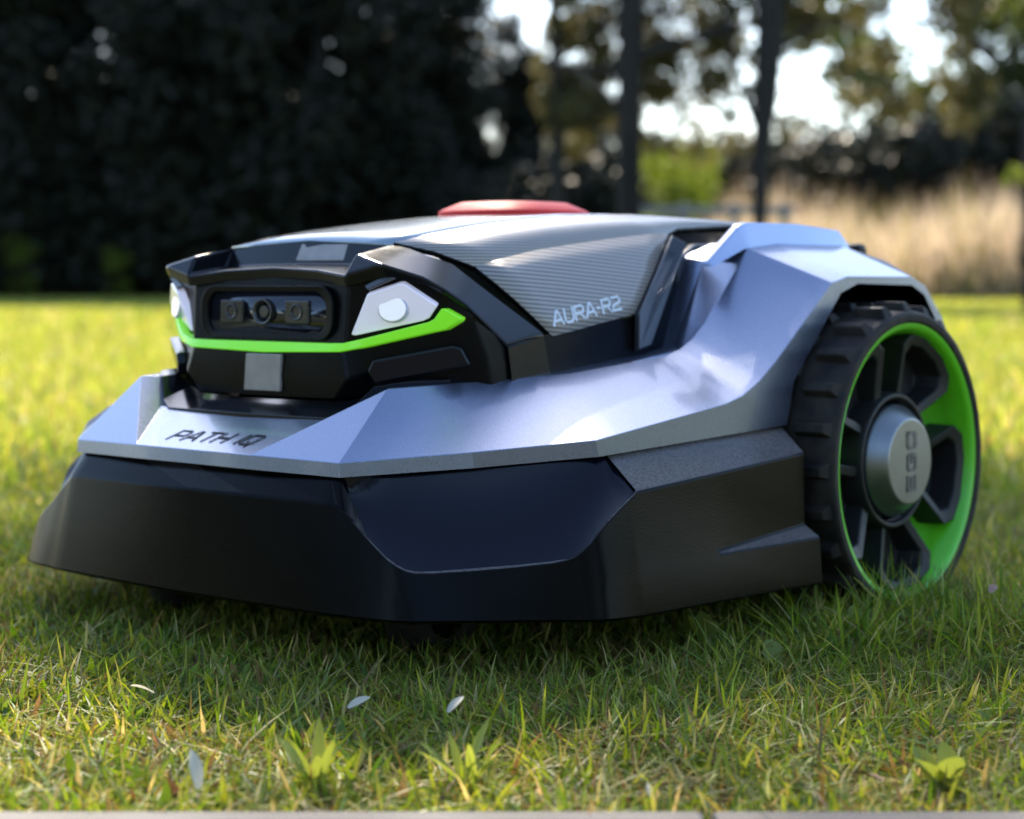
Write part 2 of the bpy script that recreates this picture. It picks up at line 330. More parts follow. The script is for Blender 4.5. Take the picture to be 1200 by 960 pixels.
def cat(p0, p1, p2, p3, t):
    a_, b_, c_, d_ = (Vector(q_) for q_ in (p0, p1, p2, p3))
    return tuple(.5 * ((2 * b_) + (c_ - a_) * t + (2 * a_ - 5 * b_ + 4 * c_ - d_) * t * t + (3 * b_ - a_ - 3 * c_ + d_) * t ** 3))
dense = []
for k in range(len(rows) - 1):
    dense.append(rows[k])
    if 2 <= k <= 9:
        for t in (.33, .67):
            lin = lambda i_: tuple(Vector(rows[k][i_]).lerp(Vector(rows[k + 1][i_]), t))
            crv = lambda i_: cat(rows[k - 1][i_], rows[k][i_], rows[k + 1][i_], rows[k + 2][i_], t)
            A1 = crv(1); tp = tuple(Vector(A1) + Vector((-.006, .006, .0005))) if 4 <= k <= 9 else lin(0)
            dense.append([tp, A1] + [crv(i_) for i_ in range(2, 6)])
dense.append(rows[-1]); v, f = grid(dense)
build('bumper_skirt', v, f, M['skirt'], mower, both=True, bevel=.0024, seg=3, ang=14)
for sg in (1, -1):
    # polished inset between the two swooping edges
    up = [(.1375, -.4572, .1365), (.1385, -.456, .1367), (.150, -.446, .1375), (.165, -.433, .1385), (.185, -.415, .140), (.215, -.387, .143), (.24, -.361, .146), (.251, -.348, .147), (.254, -.343, .1475)]
    lo = [(.146, -.4635, .1165), (.1485, -.4625, .1145), (.1690, -.4605, .0995), (.1930, -.4575, .0838), (.210, -.4415, .080), (.23, -.418, .083), (.266, -.3895, .086), (.2795, -.377, .094), (.2875, -.3615, .1115)]
    up = up[:7] + [(.2535, -.343, .1475), (.2575, -.332, .149), (.2588, -.3275, .1495)]; lo = lo[:8] + [(.2870, -.3605, .1115), (.2898, -.3365, .1278)]
    def dn(c_): return [c_[0]] + [q_ for k_ in range(len(c_) - 1) for q_ in (cat(c_[max(k_ - 1, 0)], c_[k_], c_[k_ + 1], c_[min(k_ + 2, len(c_) - 1)], .33), cat(c_[max(k_ - 1, 0)], c_[k_], c_[k_ + 1], c_[min(k_ + 2, len(c_) - 1)], .67), c_[k_ + 1])]
    up, lo = dn(up), dn(lo)
    mid = [tuple((Vector(p) + Vector(q)) / 2 + Vector((-.006, .007, -.001)) * (0 if i_ in (0, len(up) - 1) else 1)) for i_, (p, q) in enumerate(zip(up, lo))]
    v, f = grid([up, mid, lo]); build('bumper_inset', [(sg * p[0], p[1], p[2]) for p in v], f, M['inset'], mower)
# rear closing of skirt and the hidden chassis with its caster wheels
v, f = grid([[(.13, -.44, .06), (.25, -.34, .06), (.225, -.11, .06), (.225, .17, .06), (.12, .19, .06)], [(.13, -.44, .150), (.24, -.33, .150), (.225, -.11, .18), (.225, .17, .19), (.12, .19, .19)], [(.06, -.385, .165), (.13, -.30, .19), (.15, -.11, .20), (.15, .17, .20), (.1, .18, .2)]])
f += [(0, 1, 2, 3, 4)]
build('chassis', v, f, M['satin'], mower, both=True)
v, f = prism([(-.225, -.42, .058), (.225, -.42, .058), (.225, .18, .058), (-.225, .18, .058)], .02, (0, 0, -1)); build('underbody', v, f, M['satin'], mower, bevel=.01)
v, f = prism([(.150, .19, .19), (.150, .182, .30), (-.150, .182, .30), (-.150, .19, .19)], .02); build('rear_panel', v, f, M['satin'], mower, bevel=.006)
for sg in (1, -1):
    v, f = grid([[(sg * .2, y, z) for (y, z) in q] for q in [[(-.12, .05), (-.108, .19), (-.06, .25), (-.02, .272), (.075, .272), (.128, .23), (.158, .05)]]] + [[(sg * .2645, y, z) for (y, z) in [(-.124, .05), (-.110, .19), (-.056, .244), (-.015, .266), (.074, .2645), (.118, .229), (.147, .05)]]])
    build('wheel_well', v, f, M['satin'], mower)
    v, f = prism([(sg * .2, y, z) for (y, z) in [(-.12, .05), (-.108, .19), (-.06, .25), (-.02, .272), (.075, .272), (.128, .23), (.158, .05)]], .004 * sg); build('well_wall', v, f, M['satin'], mower)

# --- head: lower body, brow hood, face
c = [((0, -.4015, .2145), (0, -.4025, .198), (0, -.4005, .183)), ((.081, -.4000, .2170), (.088, -.4015, .197), (.074, -.399, .1835)), ((.100, -.3895, .2200), (.100, -.389, .203), (.093, -.384, .186)), ((.146, -.3595, .2320), (.150, -.3535, .212), (.150, -.350, .190)),
     ((.158, -.346, .2390), (.163, -.339, .214), (.164, -.335, .192)), ((.1655, -.322, .2230), (.1655, -.320, .208), (.1655, -.316, .193)), ((.1655, -.275, .228), (.1655, -.272, .212), (.1655, -.27, .194)), ((.1635, -.165, .240), (.1635, -.165, .222), (.1635, -.162, .2)), ((.14, -.06, .275), (.14, -.06, .25), (.14, -.06, .2)), ((.13, .17, .285), (.13, .17, .25), (.13, .17, .2))]
v, f = grid(c); build('head_body', v, f, M['satin'], mower, both=True, bevel=.003, ang=20)
# brow hood
HV = dict(FL0=(0, -.391, .2685), FU0=(0, -.3935, .2765), R0=(0, -.363, .2785), FLa=(.05, -.394, .2665), FUa=(.05, -.3965, .2745), Ra=(.05, -.363, .2780), FL1=(.085, -.3995, .2625), FU1=(.085, -.402, .2705), R1=(.087, -.363, .2765), W=(.087, -.393, .2855), RC=(.087, -.355, .2925), RCa=(.05, -.356, .2955), RC0=(0, -.357, .2965),
 FL2=(.118, -.393, .2700), FU2=(.118, -.398, .2780), RR2=(.100, -.352, .2895), FL3=(.137, -.3725, .2635), FU3=(.137, -.3770, .2690), RR3=(.112, -.346, .2845), FL3b=(.145, -.3600, .2555), FU3b=(.146, -.3635, .2600), RR3b=(.127, -.336, .2785), FL4=(.153, -.347, .2455), FU4=(.1535, -.3510, .2500), RR4=(.142, -.322, .2625), FL5=(.1675, -.3200, .2170), FU5=(.168, -.3235, .2215), RR5=(.168, -.284, .2285), Bt=(.168, -.318, .196), Bt2=(.168, -.276, .200))
hn = {n: i for i, n in enumerate(HV)}
HF = 'FL0 FLa FUa FU0|FLa FL1 FU1 FUa|FL1 FL2 FU2 FU1|FL2 FL3 FU3 FU2|FL3 FL3b FU3b FU3|FL3b FL4 FU4 FU3b|FL4 FL5 FU5 FU4|FU0 FUa Ra R0|FUa FU1 R1 Ra|FU1 W RC R1|FU1 FU2 W|W FU2 RR2 RC|FU2 FU3 RR3 RR2|FU3 FU3b RR3b RR3|FU3b FU4 RR4 RR3b|FU4 FU5 RR5 RR4|FU5 Bt Bt2 RR5|R0 Ra RCa RC0|Ra R1 RC RCa'.split('|')
build('brow_hood', list(HV.values()), [tuple(hn[n] for n in f.split()) for f in HF], M['gloss'], mower, both=True, bevel=.0022, seg=3, ang=16)
# plates coloured as a bright reflection: on the slot wall and on the nose
v, f = prism([(-.008, -.3625, .2815), (.043, -.3622, .2813), (.043, -.3568, .2938), (-.006, -.3577, .2945)], .002); build('painted_reflection', v, f, M['gleam'], mower, bevel=.0008)
v, f = prism([(-.019, -.4036, .1865), (.020, -.4036, .1865), (.022, -.4043, .2135), (-.016, -.4043, .2135)], .003); build('painted_reflection', v, f, M['gleam'], mower, bevel=.0008)
# face between brow and green stripe
c = [((0, -.391, .2690), (0, -.3995, .2220)), ((.05, -.3930, .2670), (.05, -.3990, .2223)), ((.084, -.3960, .2635), (.083, -.3980, .2228)), ((.100, -.390, .2665), (.092, -.3890, .2240)), ((.117, -.3870, .2705), (.112, -.3780, .2290)), ((.136, -.3690, .2640), (.138, -.3620, .2385)), ((.144, -.358, .2560), (.146, -.355, .2450)), ((.1525, -.3455, .2462), (.155, -.344, .2400))]
v, f = grid(c); build('head_face', v, f, M['satin'], mower, both=True, bevel=.002, ang=25)
# camera window: raised rounded bezel, dark glass, two square sensors and a lens
def ring(name, o, i, d, m, par):
    k = len(o); v = o + i + [(p[0], p[1] + d, p[2]) for p in o] + [(p[0], p[1] + d, p[2]) for p in i]; f = []
    for q in range(k):
        w = (q + 1) % k; f += [(q, w, k + w, k + q), (q, 2 * k + q, 2 * k + w, w), (k + q, k + w, 3 * k + w, 3 * k + q)]
    return build(name, v, f, m, par, bevel=.0012, ang=30)
bez = ring('camera_bezel', rrect(0, .2435, .072, .0195, .014, -.4005), rrect(0, .2435, .064, .0150, .012, -.3998), .012, M['satin'], mower)
v, f = prism(rrect(0, .2435, .064, .0155, .011, -.3978), .002, (0, -1, 0)); build('camera_glass', v, f, M['lens'], mower)
for sx in (-.0355, .0355):
    v, f = prism([(sx - .0125, -.4012, .2355), (sx + .0125, -.4012, .2355), (sx + .0125, -.4012, .2525), (sx - .0125, -.4012, .2525)], .003, (0, -1, 0)); s = build('depth_sensor', v, f, M['sensor'], mower, bevel=.0012)
    ring('lens_ring', [(sx + .006 * math.cos(t), -.4024, .2440 + .006 * math.sin(t)) for t in np.linspace(0, 2 * math.pi, 24, False)], [(sx + .0042 * math.cos(t), -.4020, .2440 + .0042 * math.sin(t)) for t in np.linspace(0, 2 * math.pi, 24, False)], .002, M['sensor'], s)
ring('lens_ring', [(.0105 * math.cos(t), -.4035, .2440 + .0095 * math.sin(t)) for t in np.linspace(0, 2 * math.pi, 32, False)], [(.0080 * math.cos(t), -.4022, .2440 + .0072 * math.sin(t)) for t in np.linspace(0, 2 * math.pi, 32, False)], .005, M['ring'], mower)
v, f = prism([(.005 * math.cos(t), -.4012, .2440 + .0046 * math.sin(t)) for t in np.linspace(0, 2 * math.pi, 24, False)], .003, (0, -1, 0)); build('camera_lens', v, f, M['ring'], mower, bevel=.001)
# headlights and green stripe
for sg in (1, -1):
    q = [(.0865, -.3965, .2285), (.090, -.3955, .2280), (.133, -.3720, .2385), (.137, -.3700, .2405), (.1455, -.3710, .2490), (.1265, -.3850, .2645), (.1240, -.3865, .2645), (.1035, -.3975, .2570)]
    pts = [(sg * p[0], p[1], p[2]) for p in q]
    if sg < 0: pts.reverse()
    v, f = prism(pts, .007); h = build('headlight', v, f, M['lamp'], mower, bevel=.0012, ang=40)
    nrm = Vector((sg * .40, -.91, .10)).normalized(); u = Vector((0, 0, 1)).cross(nrm).normalized(); w = nrm.cross(u); cc = Vector((sg * .1165, -.3842, .2465))
    pts = [tuple(cc + nrm * .0038 + u * (.0100 * math.cos(t)) + w * (.0084 * math.sin(t))) for t in np.linspace(0, 2 * math.pi, 32, False)]
    v, f = prism(pts, .0065, nrm); build('led_lens', v, f, M['led'], h, bevel=.0008)
    oc = [tuple(cc + nrm * .0030 + u * (.0112 * math.cos(t)) + w * (.0094 * math.sin(t))) for t in np.linspace(0, 2 * math.pi, 32, False)]; v, f = prism(oc, .0062, nrm); build('reflector_ring', v, f, M['pearl'], h, bevel=.0012)
    # bezel blade above the lamp
    pts = [(.098, -.3925, .2620), (.113, -.3900, .2690), (.122, -.3865, .2680), (.1035, -.3950, .2595)]; pts = [(sg * p[0], p[1], p[2]) for p in pts]
    if sg < 0: pts.reverse()
    v, f = prism(pts, .003); build('lamp_blade', v, f, M['trim'], mower, bevel=.0008)
    # vent plate on the side of the head
    pts = [(.0985, -.3905, .2040), (.1020, -.3892, .2120), (.149, -.3580, .2225), (.1535, -.3540, .2210), (.1575, -.3487, .2090), (.1030, -.3870, .1955)]; pts = [(sg * p[0], p[1], p[2]) for p in pts]
    if sg < 0: pts.reverse()
    v, f = prism(pts, .008); build('vent_panel', v, f, M['gloss'], mower, bevel=.0018)
up = [(0, -.4015, .2225), (.07, -.4012, .2225), (.082, -.4008, .2228), (.100, -.3965, .2265), (.1375, -.3715, .2380), (.1410, -.3700, .2400), (.1455, -.3675, .2470), (.147, -.3668, .2476)]
lo = [(0, -.4035, .2145), (.07, -.4032, .2162), (.081, -.4025, .2165), (.1015, -.3955, .2205), (.1400, -.3690, .2310), (.1460, -.3640, .2325), (.1545, -.3585, .2385), (.1552, -.3578, .2408)]
k = len(up); v = up + lo + [(p[0] * .985, p[1] + .008, p[2]) for p in up] + [(p[0] * .985, p[1] + .008, p[2]) for p in lo]
f = []
for i in range(k - 1): f += [(i, i + 1, k + i + 1, k + i), (2 * k + i, 2 * k + i + 1, i + 1, i), (k + i, k + i + 1, 3 * k + i + 1, 3 * k + i)]
f += [(k - 1, 2 * k - 1, 4 * k - 1, 3 * k - 1)]
build('green_stripe', v, f, M['strip'], mower, both=True, bevel=.0012, ang=35)
# gasket tray under the nose
up = [(0, -.3985, .1805), (.075, -.396, .1815), (.100, -.386, .186), (.117, -.386, .1945), (.135, -.36, .1985), (.155, -.33, .200)]
mi = [(0, -.409, .1765), (.080, -.405, .1765), (.100, -.402, .1805), (.1155, -.397, .194), (.131, -.385, .1975), (.155, -.328, .1985)]
lo = [(0, -.4235, .1715), (.086, -.4200, .1715), (.1005, -.4130, .1765), (.1155, -.4025, .1935), (.1305, -.392, .1965), (.155, -.326, .1975)]
bo = [(0, -.4235, .168), (.086, -.4200, .168), (.1005, -.4120, .173), (.1155, -.4005, .189), (.1295, -.391, .192), (.154, -.326, .193)]
v, f = grid([up, mi, lo, bo]); build('gasket_tray', v, f, M['gloss'], mower, both=True, bevel=.0012)

# --- roof: glossy panel, carbon shoulders, stop button
ys = [-.357, -.32, -.277, -.24, -.2, -.142, -.08, -.01, .06, .12, .175]
zc = [.2968, .3040, .3105, .3150, .3190, .3225, .3240, .3232, .3200, .3150, .305]
ze = [.2930, .3000, .3065, .3110, .3150, .3190, .3210, .3205, .3175, .3125, .302]
rows = []
for i, y in enumerate(ys): rows.append([(x, y, zc[i] + (ze[i] - zc[i]) * (x / .087) ** 2) for x in (0, .03, .06, .087)])
v, f = grid(rows); build('roof_panel', v, f, M['glass'], mower, both=True, solid=.003)
def zedge(y): return float(np.interp(y, ys, ze))
yc = [-.352, -.315, -.265, -.220, -.166, -.108, -.081]; zcr = [.277, .277, .286, .292, .298, .303, .3035]
for sg in (1, -1):
    rows = []
    for (y, yr, zr, xr) in [(-.355, -.3155, .2770, .130), (-.315, -.285, .2830, .130), (-.265, -.25, .2890, .130), (-.220, -.21, .2938, .130), (-.166, -.16, .2992, .130), (-.108, -.108, .3040, .130), (-.081, -.081, .3050, .130), (-.05, -.056, .3100, .121), (.02, .02, .3140, .121), (.09, .09, .312, .121), (.17, .17, .300, .121)]:
        a = Vector((.0878, y, zedge(y) + .0006)); b = Vector((xr, yr, zr)); m_ = a.lerp(b, .5) + Vector((0, 0, .0022))
        rows.append([(sg * p[0], p[1], p[2]) for p in (a, m_, b)])
    v, f = grid(rows); o_ = build('carbon_shoulder', v, f, M['carbon'], mower, solid=.004); o_.data.materials.append(M['satin']); o_.modifiers[0].material_offset_rim = 1
    top = [(-.3155, .2770), (-.285, .2830), (-.25, .2890), (-.21, .2938), (-.16, .2992), (-.108, .3040), (-.081, .3050)]
    bot = [(-.272, .2265), (-.258, .2285), (-.241, .2310), (-.222, .2340), (-.205, .2365), (-.189, .2390), (-.174, .2412)]
    rows = []
    for (t, b) in zip(top, bot):
        A_ = Vector((.130, t[0], t[1])); B_ = Vector((.1665, b[0], b[1])); rows.append([(sg * q[0], q[1], q[2]) for q in [A_.lerp(B_, s_) + Vector((.0016, 0, .001)) * math.sin(math.pi * s_) for s_ in (0, .25, .5, .75, 1)]])
    v, f = grid(rows); o_ = build('carbon_side', v, f, M['carbon'], mower, solid=.004); o_.data.materials.append(M['satin']); o_.modifiers[0].material_offset_rim = 1
    if sg > 0: carbon_o = o_
    # graphite trim behind the carbon side, with the dark gap before the fender
    pts = [(.1305, -.083, .3015), (.150, -.090, .2945), (.1625, -.154, .2150), (.1640, -.1715, .2120), (.1655, -.1730, .2400)]; pts = [(sg * p[0], p[1], p[2]) for p in pts]
    if sg < 0: pts.reverse()
    v, f = prism(pts, .006); build('shoulder_trim', v, f, M['trim'], mower, bevel=.001)
    pts = [(sg * .150, -.10, .2), (sg * .150, .17, .2), (sg * .148, .17, .298), (sg * .140, .02, .298), (sg * .1385, -.055, .297), (sg * .146, -.088, .285)]
    if sg < 0: pts.reverse()
    v, f = prism(pts, .02); build('roof_side', v, f, M['trim'], mower, bevel=.002)
# stop button
def ngon(cx, cy, rx, ry, z, n=12, p=.62):
    out = []
    for i in range(n):
        t = 2 * math.pi * (i + .5) / n; cx_, sy_ = math.cos(t), math.sin(t)
        out.append((cx + rx * math.copysign(abs(cx_) ** p, cx_), cy + ry * math.copysign(abs(sy_) ** p, sy_), z))
    return out
rows = [ngon(0, -.122, a_, b_, z_, 24) for (a_, b_, z_) in ((.053, .060, .318), (.053, .060, .3238), (.050, .056, .3260), (.036, .042, .3322), (.012, .014, .3330))]
v = [p for r_ in rows for p in r_]; k = 24; f = [(i * k + j, i * k + (j + 1) % k, (i + 1) * k + (j + 1) % k, (i + 1) * k + j) for i in range(4) for j in range(k)] + [tuple(range(4 * k, 5 * k))]
build('stop_button', v, f, M['red'], mower, bevel=.0012, ang=30)
# lettering
stroke_text('lettering', 'PATH IQ', M['grey_print'], mower, (-.0400, -.4585, .1536), (1, .02, 0), (0, .88, .42), .0128, .093, .0020, .40, shell_o)
stroke_text('lettering', 'AURA-R2', M['print'], mower, (.1652, -.2665, .2350), (.0, .98, .14), (-.55, .1, .83), .0102, .084, .0021, .40, carbon_o)

# --- wheels (local axis x = outboard)
def lathe(prof, n=72):
    v = []; f = []
    for (x, r) in prof: v += [(x, r * math.sin(2 * math.pi * i / n), r * math.cos(2 * math.pi * i / n)) for i in range(n)]
    for k_ in range(len(prof) - 1):
        for i in range(n): f.append((k_ * n + i, k_ * n + (i + 1) % n, (k_ + 1) * n + (i + 1) % n, (k_ + 1) * n + i))
    return v, f
RW = .125
def pol(x, r, a): return (x, r * math.sin(a), r * math.cos(a))
def make_wheel(sg):
    # x measured from outer face plane (0), inboard negative
    v, f = lathe([(-.078, .095), (-.078, .113), (-.074, .117), (-.040, .1195), (-.004, .118), (-.001, .1165), (0, .1150), (-.0005, .1095), (-.004, .1075), (-.012, .1065)], 96)
    for k_ in range(24):
        for row, (xa, xb) in enumerate(((-.034, -.003), (-.074, -.040))):
            a0 = 2 * math.pi * (k_ + .5 * row) / 24; h = .0062; wa = .050; b0 = len(v)
            for (x, rr, da) in ((xa, .1165, -wa), (xb, .1165, -wa), (xb, .1165, wa * 1.3), (xa, .1165, wa * 1.3), (xa + .002, .119 + h, -wa * .55), (xb - .0045, .119 + h, -wa * .55), (xb - .0045, .119 + h, wa * .6), (xa + .002, .119 + h, wa * .6)): v.append(pol(x, rr, a0 + da))
            f += [tuple(b0 + q for q in w) for w in ((4, 5, 6, 7), (0, 1, 5, 4), (1, 2, 6, 5), (2, 3, 7, 6), (3, 0, 4, 7))]
    w = build('wheel', [(sg * p[0], p[1], p[2]) for p in v], f, M['rubber'], mower, bevel=.0012, seg=2, ang=35)
    w.location = (sg * .307, 0, RW)
    v, f = lathe([(-.002, .1093), (-.0025, .1050), (-.006, .1025), (-.022, .0995), (-.036, .092), (-.044, .045), (-.044, .0)], 72)
    build('green_rim', [(sg * p[0], p[1], p[2]) for p in v], f, M['green'], w, ang=30)
    # five cupped spokes
    for k_ in range(5):
        ac = R(30 + 72 * k_); ho = R(26.5); hi_ = R(27)
        def outline(g):   # g shrinks the outline
            o_ = []
            for (r_, a_) in ((.0490, -hi_ * .78), (.060, -hi_ * .86), (.092, -ho), (.1005, -ho * .78), (.1025, -ho * .35), (.1025, ho * .35), (.1005, ho * .78), (.092, ho), (.060, hi_ * .86), (.0490, hi_ * .78)):
                rr = max(.0535, r_ - g * .9) if r_ > .075 else r_ + g * .6
                o_.append((rr, a_ * (1 - g / (rr * abs(ho)) * .95)))
            return o_
        O1, I1 = outline(0), outline(.0085); k2 = len(O1)
        rimx = lambda r_: -.0085 - .010 * (1 - (r_ - .049) / .052)
        v = [pol(-.036, r_ + (.002 if r_ > .07 else 0), ac + a_) for r_, a_ in O1] + [pol(rimx(r_), r_, ac + a_) for r_, a_ in O1] + [pol(rimx(r_) - .002, r_, ac + a_) for r_, a_ in I1] + [pol(-.034, r_ * .97 + .001, ac + a_ * .86) for r_, a_ in I1]
        f = []
        for q in range(k2):
            z_ = (q + 1) % k2
            for L in range(3): f.append((L * k2 + q, L * k2 + z_, (L + 1) * k2 + z_, (L + 1) * k2 + q))
        f.append(tuple(range(3 * k2, 4 * k2)))
        build('spoke', [(sg * p[0], p[1], p[2]) for p in v], f, M['rim'], w, bevel=.0014, seg=2, ang=25)
    v, f = lathe([(-.040, .0545), (-.018, .0540), (-.0145, .0525), (-.0145, .0495), (-.019, .0475), (-.030, .046), (-.031, 0)], 64); build('hub_ring', [(sg * p[0], p[1], p[2]) for p in v], f, M['rim'], w, bevel=.001, seg=2, ang=35)
    v, f = lathe([(-.031, .0435), (-.0165, .0445), (-.0140, .0435), (-.0030, .0345), (-.0020, .0335), (-.0015, .0)], 64); build('hub_cap', [(sg * p[0], p[1], p[2]) for p in v], f, M['hub'], w, bevel=.0012, seg=3, ang=20)
    if sg > 0: stroke_text('lettering', 'EGO', M['engrave'], w, (-.0013, .0070, -.0225), (0, 0, 1), (0, -1, 0), .0115, .045, .0026, 0, None, .0004, .45)
    return w
make_wheel(1); make_wheel(-1)
for sg in (1, -1):
    v, f = lathe([(-.015, .018), (-.015, .032), (-.011, .036), (.011, .036), (.015, .032), (.015, .018)], 32); c_ = build('caster_wheel', v, f, M['rubber'], mower); c_.location = (sg * .13, -.36, .036)
    v, f = prism([(.018, -.012, 0), (.018, .012, 0), (.018, .02, .055), (.018, -.02, .055)], .036, (1, 0, 0)); build('fork', v, f, M['satin'], c_)

# ------------------------------------------------------------------ grass blades (one sheet of real blades per zone)
def blades(name, pos, h, w, cols, lean, segs, m, label, cat='grass', droop=.6, seed=1):
    """pos (n,2), h (n,), w (n,), cols (n,3); each blade is a curved tapering ribbon"""
    g = np.random.default_rng(seed); n = len(pos); az = g.uniform(0, 2 * np.pi, n); face = g.uniform(0, 2 * np.pi, n)
    ln = np.abs(g.normal(0, lean, n)) + .05
    L = segs + 1; nv = 2 * segs + 1
    co = np.zeros((n, nv, 3), np.float32)
    t = np.linspace(0, 1, L)
    for i in range(L):
        s = t[i]; out = h * (ln * s + droop * ln * s * s); up = h * (s - .35 * ln * s * s); up = np.maximum(up, .0)
        cx = pos[:, 0] + np.cos(az) * out; cy = pos[:, 1] + np.sin(az) * out
        if i < segs:
            ww = w * (1 - .75 * s ** 1.6) * .5; dx, dy = np.cos(face) * ww, np.sin(face) * ww
            co[:, 2 * i] = np.stack([cx - dx, cy - dy, up], 1); co[:, 2 * i + 1] = np.stack([cx + dx, cy + dy, up], 1)
        else: co[:, 2 * i] = np.stack([cx, cy, up], 1)
    base = (np.arange(n) * nv)[:, None]
    loops = []; tot = []
    for i in range(segs - 1): loops.append(base + np.array([2 * i, 2 * i + 1, 2 * i + 3, 2 * i + 2])); tot.append(4)
    loops.append(base + np.array([2 * segs - 2, 2 * segs - 1, 2 * segs])); tot.append(3)
    lv = np.concatenate(loops, 1).astype(np.int32).ravel(); lt = np.tile(np.array(tot, np.int32), n); ls = np.concatenate([[0], np.cumsum(lt)[:-1]]).astype(np.int32)
    me = bpy.data.meshes.new(name); me.vertices.add(n * nv); me.vertices.foreach_set('co', co.ravel())
    me.loops.add(len(lv)); me.loops.foreach_set('vertex_index', lv); me.polygons.add(len(lt)); me.polygons.foreach_set('loop_start', ls); me.polygons.foreach_set('loop_total', lt)
    me.polygons.foreach_set('use_smooth', np.ones(len(lt), bool))
    at = me.attributes.new('blade', 'FLOAT_COLOR', 'POINT'); c4 = np.ones((n, nv, 4), np.float32); c4[:, :, :3] = cols[:, None, :]
    at.data.foreach_set('color', c4.ravel()); me.update(); me.validate()
    o = link(name, me, m); tag(o, label, cat, kind='stuff'); return o
M['grass'] = leaf_mat('grass_blade', (.1, .15, .03), .45, attr='blade', rough=.5)
PAL = np.array([(.055, .095, .016), (.085, .130, .020), (.130, .170, .026), (.185, .205, .035), (.24, .225, .055), (.34, .28, .13), (.13, .085, .04)])
def palette(n, p, g):
    idx = g.choice(len(PAL), n, p=np.array(p) / sum(p)); c = PAL[idx] * g.uniform(.75, 1.3, (n, 1)); return np.clip(c * g.uniform(.9, 1.1, (n, 3)), 0, 1)
def vnoise(p, sc, seed):
    g = np.random.default_rng(seed); k = g.normal(0, 1, (8, 2)) * sc; ph = g.uniform(0, 6.28, 8); return np.sin(p @ k.T + ph).mean(1) * 1.8
def wedge(n, y0, y1, g, slope=.37, pad=.12):
    y = np.sqrt(g.uniform(y0 ** 2, y1 ** 2, n)); x = g.uniform(-1, 1, n) * (y * slope + pad); return np.stack([x, y], 1)
mw_c, mw_s = math.cos(R(41)), math.sin(R(41))
def mower_local(p):
    d = p - np.array([.082, 1.671]); return d[:, 0] * mw_c - d[:, 1] * mw_s, d[:, 0] * mw_s + d[:, 1] * mw_c
def near_grass():
    g = np.random.default_rng(21); n = 120000
    p = wedge(n, .85, 2.5, g, .36, .10); p = p[p[:, 1] > .868 + .006 * vnoise(p, 60, 3)]
    d = vnoise(p, 9, 5) + .6 * vnoise(p, 28, 6); keep = g.uniform(0, 1, len(p)) < np.clip(.78 + .3 * d, .25, 1); p, d = p[keep], d[keep]; n = len(p)
    h = g.gamma(6, .0026, n) * (1 + .3 * d); tall = g.uniform(0, 1, n) < .05; h[tall] = g.uniform(.028, .044, tall.sum()); h = np.clip(h, .010, .056)
    wh = (np.abs(p[:, 0] - .30) < .20) & (p[:, 1] > 1.22) & (p[:, 1] < 1.52); h[wh] = np.clip(h[wh] * 1.5, .026, .055); wh = (np.abs(p[:, 0] - .33) < .13) & (p[:, 1] > 1.27) & (p[:, 1] < 1.49); h[wh] = np.clip(h[wh] * 1.4, .042, .064)
    lx, ly = mower_local(p); under = (np.abs(lx) < .275) & (ly > -.455) & (ly < .17) & (np.abs(lx) < .275 - np.clip(-.36 - ly, 0, 1))
    h[under] = np.minimum(h[under], .026)
    w = g.uniform(.0011, .0030, n)
    c = palette(n, (1.6, 3.2, 4, 3, 1.8, 1.5, 1.5), g) * np.array([1.50, 1.58, 1.18]) * np.clip(1 + .22 * d, .5, 1.5)[:, None]
    # drier patch right in front of the bumper
    dry = np.exp(-(((p[:, 0] + .05) / .3) ** 2 + ((p[:, 1] - 1.16) / .07) ** 2)); c = c * (1 - .45 * dry[:, None]) + np.array([.17, .125, .05]) * .45 * dry[:, None]
    dry = np.exp(-(((p[:, 0] - .19) / .11) ** 2 + ((p[:, 1] - .955) / .05) ** 2)); c = c * (1 - .5 * dry[:, None]) + np.array([.19, .12, .055]) * .5 * dry[:, None]
    blades('lawn_grass', p, h, w, c.astype(np.float32), .75, 4, M['grass'], 'short mixed green grass around the robot mower', seed=1)
    # low curled thatch and clover-like filler
    n = 120000; p = wedge(n, .85, 2.2, g, .36, .10); p = p[p[:, 1] > .868]; n = len(p)
    blades('lawn_thatch', p, g.uniform(.012, .030, n), g.uniform(.0013, .0036, n), (palette(n, (1.4, 2.6, 3.0, 2.0, 1.4, 1.7, 2.4), g) * np.array([1.48, 1.50, 1.18])).astype(np.float32), .85, 3, M['grass'], 'low curled thatch between the grass blades', seed=2, droop=1.0)
near_grass()
def clover():
    g = np.random.default_rng(52); n = 30000; p = wedge(n, .87, 2.2, g, .36, .1); d = vnoise(p, 16, 31) + .6 * vnoise(p, 45, 32); p = p[(d > .35) & (p[:, 1] > .875)]; n = len(p)
    lx, ly = mower_local(p); h = g.uniform(.012, .028, n); h[(np.abs(lx) < .3) & (ly > -.46)] *= .7
    blades('lawn_clover', p, h, g.uniform(.0045, .0095, n), (palette(n, (2, 3, 3, 2, .8, .3, .3), g) * np.array([1.6, 1.6, 1.3])).astype(np.float32), .8, 4, M['grass'], 'patches of small broad-leaved plants growing through the lawn', 'ground cover', seed=9, droop=.9)
clover()
